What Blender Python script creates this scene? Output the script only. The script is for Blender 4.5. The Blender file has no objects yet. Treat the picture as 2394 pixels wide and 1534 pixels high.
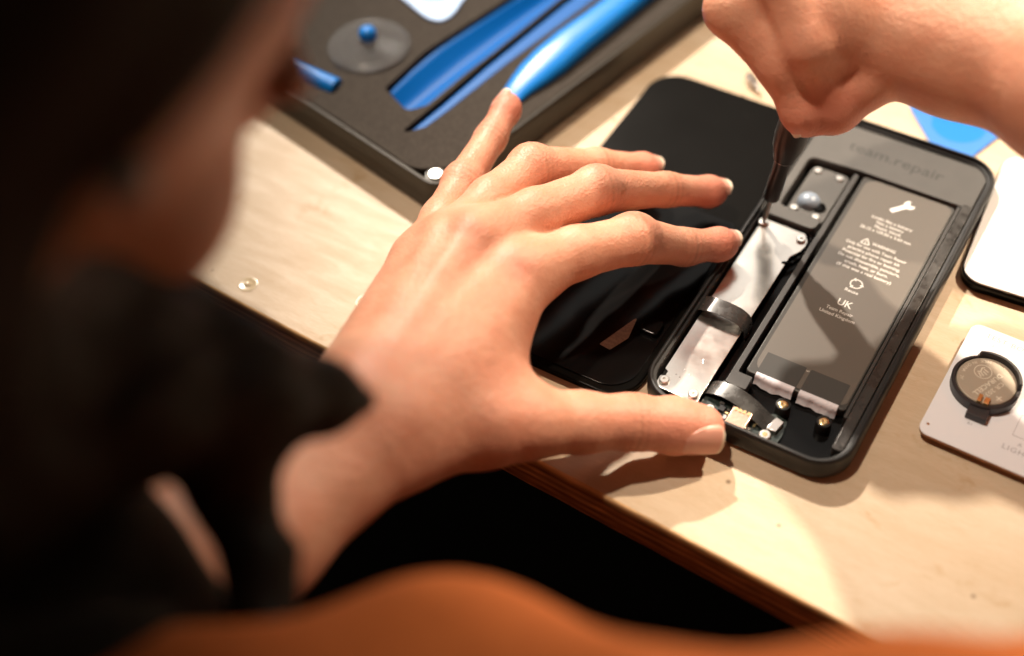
import bpy, bmesh, math, random, time
import numpy as np
from mathutils import Vector, Matrix
random.seed(5); rng = np.random.default_rng(5)
T0 = time.time()
S = 0.001                     # all shapes below are written in millimetres
SC = bpy.context.scene
COL = SC.collection

# ------------------------------------------------------------------ camera
CAM = np.array([125.45, -267.60, 391.79])
RIGHT = np.array([.86014, .50890, -.03430]); UP = np.array([-.37074, .66999, .64317]); BACK = np.array([.35029, -.54050, .76495])
cam = bpy.data.cameras.new('camera'); camo = bpy.data.objects.new('camera', cam); COL.objects.link(camo)
M = Matrix.Identity(4)
for i in range(3):
    M[i][0] = RIGHT[i]; M[i][1] = UP[i]; M[i][2] = BACK[i]; M[i][3] = CAM[i] * S
camo.matrix_world = M
cam.sensor_width = 36; cam.lens = 49.99; cam.clip_start = .02; cam.clip_end = 30
cam.dof.use_dof = True; cam.dof.focus_distance = .495; cam.dof.aperture_fstop = 3.3
cam.dof.aperture_blades = 0
SC.camera = camo
# ------------------------------------------------------------------ light
SC.view_settings.view_transform = 'Standard'; SC.view_settings.look = 'None'
SC.view_settings.exposure = .82; SC.view_settings.gamma = 1
w = bpy.data.worlds.new('World'); SC.world = w; w.use_nodes = True
w.node_tree.nodes['Background'].inputs[0].default_value = (1.0, .80, .62, 1)
w.node_tree.nodes['Background'].inputs[1].default_value = .021
def lamp(name, direction, dist, power, radius, color, target=(0, 60, 0), spot=70, blend=.5):
    l = bpy.data.lights.new(name, 'SPOT'); l.energy = power; l.shadow_soft_size = radius; l.color = color
    l.spot_size = math.radians(spot); l.spot_blend = blend
    o = bpy.data.objects.new(name, l); COL.objects.link(o)
    d = Vector(direction).normalized(); t = Vector(target) * S
    o.location = t + d * dist
    o.rotation_euler = d.to_track_quat('Z', 'Y').to_euler()
    return o
lamp('ceiling_spotlight', (-.74, .66, 1.0), 1.9, 164, .028, (1, .88, .74), (5, 170, 0), 21, 1.0)
lamp('ceiling_spotlight', (.22, .80, 1.0), 1.9, 124, .028, (1, .82, .62), (195, 40, 0), 20.5, 1.0)
lamp('ceiling_spotlight', (-.28, -.10, 1.0), 1.7, 60, .034, (1, .82, .64), (20, 160, 0), 20.5, 1.0)
al = bpy.data.lights.new('reflection_fill', 'AREA'); al.shape = 'RECTANGLE'; al.size = 1.3; al.size_y = .9; al.energy = 2.8; al.color = (1, .93, .85)  # added soft panel out of view, for metal reflections and fill
alo = bpy.data.objects.new('reflection_fill', al); COL.objects.link(alo)
d = Vector((-.36, .58, .74)).normalized(); alo.location = d * 2.3; alo.rotation_euler = d.to_track_quat('Z', 'Y').to_euler()

# ------------------------------------------------------------------ materials
def mat(name, col, rough=.5, metal=0, noise=None, bump=None, spec=.5, sss=0, sssr=(1, .3, .15), trans=0, ior=1.45, coat=0, col2=None, alpha=1, extra=None, roughvar=None):
    m = bpy.data.materials.new(name); m.use_nodes = True
    nt = m.node_tree; b = nt.nodes['Principled BSDF']
    b.inputs['Base Color'].default_value = (*col, 1); b.inputs['Roughness'].default_value = rough
    b.inputs['Metallic'].default_value = metal; b.inputs['Specular IOR Level'].default_value = spec
    b.inputs['IOR'].default_value = ior; b.inputs['Transmission Weight'].default_value = trans
    b.inputs['Coat Weight'].default_value = coat; b.inputs['Alpha'].default_value = alpha
    if sss:
        b.inputs['Subsurface Weight'].default_value = sss; b.inputs['Subsurface Radius'].default_value = sssr
        b.inputs['Subsurface Scale'].default_value = .0035
    tc = nt.nodes.new('ShaderNodeTexCoord')
    def nz(scale, detail=4, stretch=None, rgh=.6):
        n = nt.nodes.new('ShaderNodeTexNoise'); n.inputs['Scale'].default_value = scale
        n.inputs['Detail'].default_value = detail; n.inputs['Roughness'].default_value = rgh
        if stretch:
            mp = nt.nodes.new('ShaderNodeMapping'); mp.inputs['Scale'].default_value = stretch[:3]
            if len(stretch) > 3: mp.inputs['Rotation'].default_value = (0, 0, stretch[3])
            nt.links.new(tc.outputs['Object'], mp.inputs['Vector']); nt.links.new(mp.outputs[0], n.inputs['Vector'])
        else: nt.links.new(tc.outputs['Object'], n.inputs['Vector'])
        return n
    if noise:      # (scale, lo, hi, stretch)
        n = nz(noise[0], 5, noise[3] if len(noise) > 3 else None)
        r = nt.nodes.new('ShaderNodeValToRGB'); r.color_ramp.elements[0].position = noise[1]; r.color_ramp.elements[1].position = noise[2]
        r.color_ramp.elements[0].color = (*col, 1); r.color_ramp.elements[1].color = (*(col2 or [c * .7 for c in col]), 1)
        nt.links.new(n.outputs['Fac'], r.inputs[0]); nt.links.new(r.outputs[0], b.inputs['Base Color'])
    if roughvar:
        n = nz(roughvar[0], 5, roughvar[3] if len(roughvar) > 3 else None)
        mr = nt.nodes.new('ShaderNodeMapRange'); mr.inputs['From Min'].default_value = .35; mr.inputs['From Max'].default_value = .65
        mr.inputs['To Min'].default_value = roughvar[1]; mr.inputs['To Max'].default_value = roughvar[2]
        nt.links.new(n.outputs['Fac'], mr.inputs[0]); nt.links.new(mr.outputs[0], b.inputs['Roughness'])
    if bump:       # (scale, strength, distance_mm, stretch)
        n = nz(bump[0], 3, bump[3] if len(bump) > 3 else None)
        bp = nt.nodes.new('ShaderNodeBump'); bp.inputs['Strength'].default_value = bump[1]; bp.inputs['Distance'].default_value = bump[2] * S
        nt.links.new(n.outputs['Fac'], bp.inputs['Height']); nt.links.new(bp.outputs[0], b.inputs['Normal'])
    if extra: extra(nt, b, tc)
    return m

def wood_extra(nt, b, tc):
    L = nt.links; N = nt.nodes
    def noise(scale, detail, st, rot=-.055):
        mp = N.new('ShaderNodeMapping'); mp.inputs['Scale'].default_value = st; mp.inputs['Rotation'].default_value = (0, 0, -rot)
        L.new(tc.outputs['Object'], mp.inputs['Vector'])
        n = N.new('ShaderNodeTexNoise'); n.inputs['Scale'].default_value = scale; n.inputs['Detail'].default_value = detail
        n.inputs['Roughness'].default_value = .62; n.inputs['Distortion'].default_value = .4
        L.new(mp.outputs[0], n.inputs['Vector']); return n
    def ramp(src, p0, p1, c0, c1):
        r = N.new('ShaderNodeValToRGB'); e = r.color_ramp.elements
        e[0].position = p0; e[1].position = p1; e[0].color = (*c0, 1); e[1].color = (*c1, 1)
        L.new(src, r.inputs[0]); return r
    def mul(a, c, f=1.0):
        m = N.new('ShaderNodeMix'); m.data_type = 'RGBA'; m.blend_type = 'MULTIPLY'; m.inputs[0].default_value = f
        L.new(a, m.inputs[6]); L.new(c, m.inputs[7]); return m.outputs[2]
    n1 = noise(9, 5, (1, 2.2, 1)); base = ramp(n1.outputs['Fac'], .3, .72, (.60, .485, .36), (.545, .41, .275)).outputs[0]
    n2 = noise(42, 6, (1, 5, 1)); base = mul(base, ramp(n2.outputs['Fac'], .35, .7, (1, 1, 1), (.91, .88, .83)).outputs[0])
    n3 = noise(300, 3, (1, 6, 1)); base = mul(base, ramp(n3.outputs['Fac'], .4, .75, (1, 1, 1), (.93, .90, .86)).outputs[0])
    n4 = noise(55, 4, (1, 1.4, 1)); base = mul(base, ramp(n4.outputs['Fac'], .60, .72, (1, 1, 1), (.86, .78, .66)).outputs[0])
    # small dark specks and nicks
    v = N.new('ShaderNodeTexVoronoi'); v.inputs['Scale'].default_value = 46; v.inputs['Randomness'].default_value = 1
    L.new(tc.outputs['Object'], v.inputs['Vector'])
    sp = ramp(v.outputs['Distance'], .025, .055, (.3, .25, .19), (1, 1, 1)).outputs[0]
    base = mul(base, sp, .9)
    L.new(base, b.inputs['Base Color'])
    bp = N.new('ShaderNodeBump'); bp.inputs['Strength'].default_value = .25; bp.inputs['Distance'].default_value = .0003
    L.new(n3.outputs['Fac'], bp.inputs['Height']); L.new(bp.outputs[0], b.inputs['Normal'])
    mr = N.new('ShaderNodeMapRange'); mr.inputs['To Min'].default_value = .38; mr.inputs['To Max'].default_value = .62
    L.new(n2.outputs['Fac'], mr.inputs[0]); L.new(mr.outputs[0], b.inputs['Roughness'])
def ply_extra(nt, b, tc):
    L = nt.links; N = nt.nodes
    sx = N.new('ShaderNodeSeparateXYZ'); L.new(tc.outputs['Object'], sx.inputs[0])
    n = N.new('ShaderNodeTexNoise'); n.inputs['Scale'].default_value = 25; mp = N.new('ShaderNodeMapping'); mp.inputs['Scale'].default_value = (1, 1, 25)
    L.new(tc.outputs['Object'], mp.inputs[0]); L.new(mp.outputs[0], n.inputs['Vector'])
    a = N.new('ShaderNodeMath'); a.operation = 'MULTIPLY_ADD'; a.inputs[1].default_value = .0006; L.new(n.outputs['Fac'], a.inputs[0]); L.new(sx.outputs['Z'], a.inputs[2])
    mr = N.new('ShaderNodeMapRange'); mr.inputs['From Min'].default_value = -.018; mr.inputs['From Max'].default_value = 0
    L.new(a.outputs[0], mr.inputs[0])
    r = N.new('ShaderNodeValToRGB'); r.color_ramp.interpolation = 'LINEAR'
    cols = [(.340, .153, .060), (.578, .289, .119), (.255, .102, .034), (.510, .255, .102), (.221, .085, .031), (.714, .408, .187), (.289, .119, .043), (.646, .357, .153), (.204, .076, .025), (.510, .272, .102), (.850, .561, .289)]
    e = r.color_ramp.elements; e[0].color = (*cols[0], 1); e[1].color = (*cols[-1], 1)
    for i, c in enumerate(cols[1:-1], 1):
        x = e.new(i / (len(cols) - 1)); x.color = (*c, 1)
    L.new(mr.outputs[0], r.inputs[0])
    n2 = N.new('ShaderNodeTexNoise'); n2.inputs['Scale'].default_value = 90; n2.inputs['Detail'].default_value = 5
    mp2 = N.new('ShaderNodeMapping'); mp2.inputs['Scale'].default_value = (1, 1, 6); L.new(tc.outputs['Object'], mp2.inputs[0]); L.new(mp2.outputs[0], n2.inputs['Vector'])
    r2 = N.new('ShaderNodeValToRGB'); r2.color_ramp.elements[0].position = .35; r2.color_ramp.elements[0].color = (.6, .55, .5, 1); r2.color_ramp.elements[1].position = .7; r2.color_ramp.elements[1].color = (1.2, 1.15, 1.1, 1)
    L.new(n2.outputs['Fac'], r2.inputs[0])
    m = N.new('ShaderNodeMix'); m.data_type = 'RGBA'; m.blend_type = 'MULTIPLY'; m.inputs[0].default_value = 1
    L.new(r.outputs[0], m.inputs[6]); L.new(r2.outputs[0], m.inputs[7]); L.new(m.outputs[2], b.inputs['Base Color'])
def skin_extra(nt, b, tc):
    L = nt.links; N = nt.nodes
    def attr(n):
        a = N.new('ShaderNodeAttribute'); a.attribute_name = n; return a.outputs['Fac']
    def noise(s, d=4):
        n = N.new('ShaderNodeTexNoise'); n.inputs['Scale'].default_value = s; n.inputs['Detail'].default_value = d
        L.new(tc.outputs['Object'], n.inputs['Vector']); return n.outputs['Fac']
    def mix(a, bb, f, mode='MIX'):
        m = N.new('ShaderNodeMix'); m.data_type = 'RGBA'; m.blend_type = mode
        if isinstance(f, float): m.inputs[0].default_value = f
        else: L.new(f, m.inputs[0])
        for s, i in ((a, 6), (bb, 7)):
            if isinstance(s, tuple): m.inputs[i].default_value = (*s, 1)
            else: L.new(s, m.inputs[i])
        return m.outputs[2]
    mr = N.new('ShaderNodeMapRange'); mr.inputs['From Min'].default_value = .35; mr.inputs['From Max'].default_value = .68; L.new(noise(85), mr.inputs[0])
    c = mix(b_skin, tuple(x * y for x, y in zip(b_skin, (.92, .80, .76))), mr.outputs[0])
    mr2 = N.new('ShaderNodeMapRange'); mr2.inputs['From Min'].default_value = .45; mr2.inputs['From Max'].default_value = .8; mr2.inputs['To Max'].default_value = .35; L.new(noise(900, 2), mr2.inputs[0])
    c = mix(c, tuple(x * .8 for x in b_skin), mr2.outputs[0])
    c = mix(c, (.62, .175, .13), attr('red'))
    c = mix(c, tuple(x * y for x, y in zip(b_skin, (.50, .44, .38))), attr('tan'))  # not a suntan: shade on the head painted into the skin colour
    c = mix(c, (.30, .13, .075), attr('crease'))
    L.new(c, b.inputs['Base Color'])
    # fine skin relief
    v = N.new('ShaderNodeTexVoronoi'); v.inputs['Scale'].default_value = 1150; L.new(tc.outputs['Object'], v.inputs['Vector'])
    bp1 = N.new('ShaderNodeBump'); bp1.inputs['Strength'].default_value = .6; bp1.inputs['Distance'].default_value = .0002; L.new(v.outputs['Distance'], bp1.inputs['Height'])
    bp2 = N.new('ShaderNodeBump'); bp2.inputs['Strength'].default_value = .34; bp2.inputs['Distance'].default_value = .0009; L.new(noise(330, 3), bp2.inputs['Height'])
    L.new(bp1.outputs[0], bp2.inputs['Normal']); L.new(bp2.outputs[0], b.inputs['Normal'])
b_skin = (.70, .355, .235)

MT = {}
MT['wood'] = mat('birch_plywood_face', (.6, .45, .28), .5, extra=wood_extra)
MT['ply'] = mat('plywood_edge_layers', (.3, .15, .06), .6, extra=ply_extra)
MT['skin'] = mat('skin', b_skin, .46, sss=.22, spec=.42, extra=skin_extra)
MT['nail'] = mat('nail_bed', (.68, .33, .25), .28, spec=.5, sss=.15)
MT['nailtip'] = mat('nail_free_edge', (.74, .60, .48), .35, spec=.5, sss=.1)
MT['hair'] = mat('dark_hair', (.006, .0035, .002), .6, spec=.2, noise=(300, .4, .7, (1, 1, .1)), col2=(.010, .0055, .003))
MT['orange'] = mat('orange_cotton', (.80, .215, .05), .85, noise=(220, .4, .7), col2=(.70, .175, .04), bump=(900, .4, .5))
MT['olive'] = mat('dark_olive_cloth', (.012, .009, .005), .9, bump=(700, .4, .5))
MT['floor'] = mat('dark_floor', (.006, .0045, .004), .8, noise=(4, .4, .6))
MT['blackplastic'] = mat('black_moulded_plastic', (.013, .0125, .0125), .42, roughvar=(120, .34, .55), bump=(1500, .15, .15), spec=.45)
MT['graycover'] = mat('matte_charcoal_plastic', (.062, .058, .054), .55, bump=(1800, .25, .12), noise=(60, .4, .7), col2=(.05, .047, .044), spec=.6)
MT['glossblack'] = mat('gloss_black_plastic', (.004, .0037, .0037), .14, spec=.14)
MT['lidblack'] = mat('satin_black_screen_back', (.004, .0035, .003), .3, spec=.06, roughvar=(20, .22, .28))
MT['rail'] = mat('grey_black_rail', (.045, .043, .042), .4, bump=(900, .2, .1))
MT['residue'] = mat('scuffed_adhesive_strip', (.03, .027, .025), .35, noise=(420, .62, .74), col2=(.13, .12, .11), roughvar=(300, .2, .5))
MT['steel'] = mat('brushed_steel_shield', (.74, .70, .65), .2, 1, roughvar=(60, .17, .27), bump=(160, .05, .1, (1, 5, 1, .5)), noise=(90, .42, .66), col2=(.70, .665, .62))
MT['steeldark'] = mat('steel', (.55, .52, .50), .28, 1)
MT['screw'] = mat('zinc_screw', (.82, .80, .76), .28, 1)
MT['copper'] = mat('copper_plated_port', (.80, .52, .40), .25, 1, bump=(700, .3, .2))
MT['brass'] = mat('brass_insert', (.85, .62, .32), .25, 1)
MT['flex'] = mat('grey_ribbon_film', (.035, .033, .031), .22, spec=.8, roughvar=(200, .15, .35), coat=.4)
MT['pcb'] = mat('dark_green_circuit_board', (.012, .022, .02), .3, coat=.3, noise=(900, .5, .6), col2=(.05, .06, .055))
MT['gold'] = mat('gold_pads', (.8, .6, .3), .3, 1)
MT['ceramic'] = mat('chip_black', (.01, .01, .012), .3)
MT['paper'] = mat('white_paper_tab', (.74, .72, .78), .7, bump=(160, .5, .8, (4, 1, 1)))
MT['tape'] = mat('matte_grey_tape', (.052, .05, .047), .6, spec=.4)
MT['print'] = mat('pale_grey_ink', (.62, .60, .56), .6)
MT['whiteprint'] = mat('white_ink', (.9, .9, .88), .5)
MT['engrave'] = mat('moulded_letters', (.026, .025, .024), .6)
def battery_extra(nt, b, tc):
    L = nt.links; N = nt.nodes
    def wv(axis, s):
        w_ = N.new('ShaderNodeTexWave'); w_.wave_type = 'BANDS'; w_.bands_direction = axis; w_.inputs['Scale'].default_value = s
        w_.inputs['Distortion'].default_value = 1.2; w_.inputs['Detail Scale'].default_value = 4
        L.new(tc.outputs['Object'], w_.inputs['Vector']); return w_.outputs['Fac']
    m = N.new('ShaderNodeMath'); m.operation = 'MULTIPLY'; L.new(wv('X', 520), m.inputs[0]); L.new(wv('Y', 480), m.inputs[1])
    r = N.new('ShaderNodeValToRGB'); r.color_ramp.elements[0].color = (.10, .088, .076, 1); r.color_ramp.elements[1].color = (.15, .13, .112, 1)
    L.new(m.outputs[0], r.inputs[0]); L.new(r.outputs[0], b.inputs['Base Color'])
MT['battery'] = mat('woven_grey_brown_battery_label', (.1, .085, .07), .42, spec=.55, extra=battery_extra)
MT['film'] = mat('dark_battery_wrap', (.05, .048, .045), .35, spec=.5)
MT['foam'] = mat('charcoal_foam', (.062, .052, .044), .95, spec=.2, noise=(900, .35, .7), col2=(.035, .029, .025), bump=(1400, .6, .4))
MT['case'] = mat('dark_bronze_case_plastic', (.035, .028, .02), .38, bump=(900, .1, .1))
MT['blue'] = mat('blue_tool_plastic', (.0, .10, .38), .45, spec=.15)
MT['bluelight'] = mat('bright_blue_tool_plastic', (.005, .20, .66), .34, spec=.4)
MT['paleblue'] = mat('pale_blue_pick_plastic', (.25, .43, .78), .4, sss=.1, sssr=(.6, .8, 1))
MT['cyan'] = mat('cyan_print', (.0, .38, .85), .4)
MT['clear'] = mat('clear_suction_rubber', (.75, .74, .74), .05, trans=.92, ior=1.42)
MT['white'] = mat('white_card', (.70, .70, .69), .45)
MT['pcbwhite'] = mat('white_solder_mask', (.80, .82, .88), .35, spec=.5)
MT['pcbside'] = mat('tan_board_edge', (.42, .19, .08), .6)
MT['silk'] = mat('grey_silkscreen', (.36, .37, .42), .5)
MT['holder'] = mat('black_coin_holder', (.03, .028, .032), .38)
MT['coin'] = mat('nickel_coin_cell', (.40, .355, .29), .55, .3, roughvar=(300, .44, .58), bump=(600, .1, .1, (1, 8, 1)))
MT['emboss'] = mat('etched_nickel', (.70, .66, .56), .5)
MT['sdblack'] = mat('anodised_black_handle', (.014, .012, .014), .35, bump=(1200, .2, .15), spec=.6)
MT['lens'] = mat('grey_blue_lens_cap', (.28, .34, .42), .3, spec=.6)
MT['pearl'] = mat('pearl_earring', (.45, .38, .33), .3, coat=.5)

# ------------------------------------------------------------------ object helpers
BASE = {}
def thing(name, label, cat, loc=(0, 0, 0), group=None):
    o = bpy.data.objects.new(name, None); COL.objects.link(o); o.empty_display_size = .01
    o.location = Vector(loc) * S; o['label'] = label; o['category'] = cat
    if group: o['group'] = group
    BASE[o.name] = np.array(loc, float); return o
def tag(o, label, cat, group=None):
    o['label'] = label; o['category'] = cat
    if group: o['group'] = group
def link(name, me, parent=None, origin=None, label=None):
    o = bpy.data.objects.new(name, me); COL.objects.link(o)
    if parent is not None: o.parent = parent; b = BASE[parent.name]
    else: b = np.array(origin if origin is not None else (0, 0, 0), float); o.location = Vector(b) * S
    BASE[o.name] = b
    n = len(me.vertices); a = np.empty(n * 3, 'f'); me.vertices.foreach_get('co', a)
    a = (a.reshape(-1, 3) - b.astype('f')) * S
    me.vertices.foreach_set('co', a.ravel().astype('f')); me.update()
    if label: o['label'] = label
    return o
def mesh(name, verts, faces, m, parent=None, smooth=False, origin=None, angle=35, label=None):
    me = bpy.data.meshes.new(name); me.from_pydata([tuple(map(float, v)) for v in verts], [], [tuple(f) for f in faces])
    for x in (m if isinstance(m, (list, tuple)) else [m]): me.materials.append(x)
    o = link(name, me, parent, origin, label)
    fix(o, smooth, angle); return o
def fix(o, smooth, angle=35, caps=False):
    me = o.data
    bm = bmesh.new(); bm.from_mesh(me); bmesh.ops.recalc_face_normals(bm, faces=bm.faces)
    for f in bm.faces: f.smooth = bool(smooth) and not (caps and abs(f.normal.z) > .995)
    if caps:
        for f in bm.faces:
            if not f.smooth:
                for e in f.edges: e.smooth = False
    if smooth:
        for e in bm.edges:
            if len(e.link_faces) == 2 and e.calc_face_angle(0) > math.radians(angle): e.smooth = False
    bm.to_mesh(me); bm.free()
def rrect(x0, y0, x1, y1, r, n=7):
    rs = r if isinstance(r, (list, tuple)) else [r] * 4     # bl br tr tl
    out = []
    for (cx, cy, a0, rr) in ((x0 + rs[0], y0 + rs[0], 180, rs[0]), (x1 - rs[1], y0 + rs[1], 270, rs[1]), (x1 - rs[2], y1 - rs[2], 0, rs[2]), (x0 + rs[3], y1 - rs[3], 90, rs[3])):
        k = n if rr > 0.01 else 0
        for i in range(k + 1):
            a = math.radians(a0 + (90 * i / k if k else 0)); out.append((cx + rr * math.cos(a), cy + rr * math.sin(a)))
            if not k: break
    return out
def rpoly(pts, r, n=5):
    """round the corners of a polygon; r one number or one per corner"""
    out = []; N = len(pts)
    for i in range(N):
        rr = r[i] if isinstance(r, (list, tuple)) else r
        p = np.array(pts[i], float); a = np.array(pts[i - 1], float) - p; b = np.array(pts[(i + 1) % N], float) - p
        la, lb = np.linalg.norm(a), np.linalg.norm(b); a /= la; b /= lb
        ang = math.acos(max(-1, min(1, a @ b)))
        if rr <= 0 or ang > 3.05: out.append(tuple(p)); continue
        t = min(rr / math.tan(ang / 2), la * .48, lb * .48)
        p0, p1 = p + a * t, p + b * t
        for k in range(n + 1):
            u = k / n; out.append(tuple((1 - u) ** 2 * p0 + 2 * u * (1 - u) * p + u * u * p1))
    return out
def circ(cx, cy, r, n=28): return [(cx + r * math.cos(2 * math.pi * i / n), cy + r * math.sin(2 * math.pi * i / n)) for i in range(n)]
def prism(name, loops, z0, z1, m, parent=None, bevel=0, origin=None, label=None, smooth=True, angle=40):
    """flat plate with holes: loops[0] outline, others holes; real thickness z0..z1"""
    cu = bpy.data.curves.new(name, 'CURVE'); cu.dimensions = '2D'; cu.fill_mode = 'BOTH'
    for lp in loops:
        sp = cu.splines.new('POLY'); sp.points.add(len(lp) - 1)
        for i, p in enumerate(lp): sp.points[i].co = (p[0], p[1], 0, 1)
        sp.use_cyclic_u = True
    h = (z1 - z0) / 2; cu.extrude = h - bevel; cu.bevel_depth = bevel; cu.bevel_resolution = 2 if bevel else 0
    cu.offset = -bevel
    tmp = bpy.data.objects.new('tmp', cu); COL.objects.link(tmp)
    dg = bpy.context.evaluated_depsgraph_get(); dg.update()
    me = bpy.data.meshes.new_from_object(tmp.evaluated_get(dg)); me.name = name
    bpy.data.objects.remove(tmp); bpy.data.curves.remove(cu)
    bm = bmesh.new(); bm.from_mesh(me); bmesh.ops.remove_doubles(bm, verts=bm.verts, dist=1e-4); bm.to_mesh(me); bm.free()
    me.transform(Matrix.Translation((0, 0, (z0 + z1) / 2)))
    me.materials.clear(); me.materials.append(m)
    o = link(name, me, parent, origin, label); fix(o, smooth, angle, True); return o
def lathe(name, prof, c, m, parent=None, axis=(0, 0, 1), n=32, origin=None, label=None, angle=35):
    """prof: (radius, height) pairs along axis from c"""
    ax = np.array(axis, float); ax /= np.linalg.norm(ax)
    t = np.array([1, 0, 0]) if abs(ax[0]) < .9 else np.array([0, 1, 0]); u = np.cross(ax, t); u /= np.linalg.norm(u); v = np.cross(ax, u)
    V = []; F = []; c = np.array(c, float)
    for r, h in prof:
        for i in range(n):
            a = 2 * math.pi * i / n; V.append(c + ax * h + (u * math.cos(a) + v * math.sin(a)) * max(r, 1e-3))
    for k in range(len(prof) - 1):
        for i in range(n):
            j = (i + 1) % n; F.append((k * n + i, k * n + j, (k + 1) * n + j, (k + 1) * n + i))
    F.append(tuple(range(n))); F.append(tuple((len(prof) - 1) * n + i for i in range(n)))
    return mesh(name, V, F, m, parent, True, origin, angle, label)
def loft(name, rings, m, parent=None, close=True, origin=None, label=None, angle=40, capends=(True, True)):
    """rings: lists of equal-length 3-D loops"""
    n = len(rings[0]); V = [p for r in rings for p in r]; F = []
    for k in range(len(rings) - 1):
        for i in range(n if close else n - 1):
            j = (i + 1) % n; F.append((k * n + i, k * n + j, (k + 1) * n + j, (k + 1) * n + i))
    if close and capends[0]: F.append(tuple(range(n)))
    if close and capends[1]: F.append(tuple((len(rings) - 1) * n + i for i in range(n)))
    return mesh(name, V, F, m, parent, True, origin, angle, label)
def ribbon(name, path, wvec, width, th, m, parent=None, label=None):
    """strip following a 3-D path, width along wvec, real thickness"""
    P = [np.array(p, float) for p in path]; wv = np.array(wvec, float); wv /= np.linalg.norm(wv)
    rings = []
    for i, p in enumerate(P):
        t = P[min(i + 1, len(P) - 1)] - P[max(i - 1, 0)]; t /= np.linalg.norm(t); nn = np.cross(t, wv); nn /= np.linalg.norm(nn)
        wd = width[i] if isinstance(width, (list, tuple)) else width
        rings.append([p + wv * wd / 2 + nn * th / 2, p - wv * wd / 2 + nn * th / 2, p - wv * wd / 2 - nn * th / 2, p + wv * wd / 2 - nn * th / 2])
    return loft(name, rings, m, parent, label=label, angle=50)
def smoothpath(pts, n=24):
    P = np.array(pts, float); t = np.linspace(0, len(P) - 1, n); out = []
    for x in t:
        i = int(min(x, len(P) - 2)); f = x - i
        p0, p1, p2, p3 = P[max(i - 1, 0)], P[i], P[i + 1], P[min(i + 2, len(P) - 1)]
        out.append(.5 * ((2 * p1) + (p2 - p0) * f + (2 * p0 - 5 * p1 + 4 * p2 - p3) * f * f + (3 * p1 - p0 - 3 * p2 + p3) * f ** 3))
    return out
def text_mesh(body, size, line=1.0, bold=0, width=None, sp=1.0):
    cu = bpy.data.curves.new('t', 'FONT'); cu.body = body; cu.size = size; cu.align_x = 'CENTER'; cu.align_y = 'CENTER'
    cu.space_line = line; cu.space_character = sp; cu.offset = bold; cu.resolution_u = 3
    tmp = bpy.data.objects.new('tmp', cu); COL.objects.link(tmp)
    dg = bpy.context.evaluated_depsgraph_get(); dg.update()
    me = bpy.data.meshes.new_from_object(tmp.evaluated_get(dg)); bpy.data.objects.remove(tmp); bpy.data.curves.remove(cu)
    V = np.array([v.co[:] for v in me.vertices]); F = [tuple(p.vertices) for p in me.polygons]
    if width and len(V): V[:, 0] *= width / (V[:, 0].max() - V[:, 0].min())
    return V, F
def prints(name, items, z, m, parent, label=None):
    """items: (V2,F,(x,y),angle_deg) flat lettering merged into one printed sheet object"""
    VV = []; FF = []
    for V, F, (x, y), a in items:
        o = len(VV); ca, sa = math.cos(math.radians(a)), math.sin(math.radians(a))
        for p in V: VV.append((x + p[0] * ca - p[1] * sa, y + p[0] * sa + p[1] * ca, z))
        FF += [tuple(i + o for i in f) for f in F]
    return mesh(name, VV, FF, m, parent, label=label)
def stroke(pts, wd, closed=False):
    """flat line of width wd through 2-D points"""
    P = [np.array(p[:2], float) for p in pts]; n = len(P); V = []; F = []
    for i in range(n):
        a = P[(i - 1) % n] if (closed or i > 0) else P[i]; b = P[(i + 1) % n] if (closed or i < n - 1) else P[i]
        t = b - a; t /= (np.linalg.norm(t) + 1e-9); nn = np.array([-t[1], t[0]]) * wd / 2
        V += [(*(P[i] + nn), 0), (*(P[i] - nn), 0)]
    for i in range(n if closed else n - 1):
        j = (i + 1) % n; F.append((2 * i, 2 * i + 1, 2 * j + 1, 2 * j))
    return V, F

# ------------------------------------------------------------------ signed-distance bodies (numpy surface nets)
def rcone(P, a, b, r1, r2):
    a = np.asarray(a, 'f'); b = np.asarray(b, 'f'); ba = b - a; l2 = float(ba @ ba); rr = r1 - r2; a2 = l2 - rr * rr; il2 = 1 / l2
    pa = P - a; y = pa @ ba; z = y - l2; x = pa * l2 - ba * y[:, None]; x2 = (x * x).sum(1); y2 = y * y * l2; z2 = z * z * l2
    k = np.sign(rr) * rr * rr * x2
    d = (np.sqrt(np.maximum(x2 * a2 * il2, 0)) + y * rr) * il2 - r1
    c1 = np.sign(z) * a2 * z2 > k; c2 = np.sign(y) * a2 * y2 < k
    d = np.where(c2, np.sqrt(np.maximum((x2 + y2) * il2 if False else (pa * pa).sum(1), 0)) - r1, d)
    pb = P - b
    d = np.where(c1, np.sqrt((pb * pb).sum(1)) - r2, d)
    return d
def sph(P, c, r): q = P - np.asarray(c, 'f'); return np.sqrt((q * q).sum(1)) - r
def ell(P, c, axes, R):
    q = (P - np.asarray(c, 'f')) @ np.asarray(axes, 'f').T; R = np.asarray(R, 'f')
    k0 = np.sqrt(((q / R) ** 2).sum(1)); k1 = np.sqrt(((q / (R * R)) ** 2).sum(1)) + 1e-6
    return k0 * (k0 - 1) / k1
def smin(a, b, k):
    h = np.maximum(k - np.abs(a - b), 0) / k; return np.minimum(a, b) - h * h * k * .25
def smax(a, b, k): return -smin(-a, -b, k)
def chain(P, pts, k=2.5):
    d = None
    for (a, b) in zip(pts[:-1], pts[1:]):
        e = rcone(P, a[:3], b[:3], a[3], b[3]); d = e if d is None else smin(d, e, k)
    return d
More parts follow.
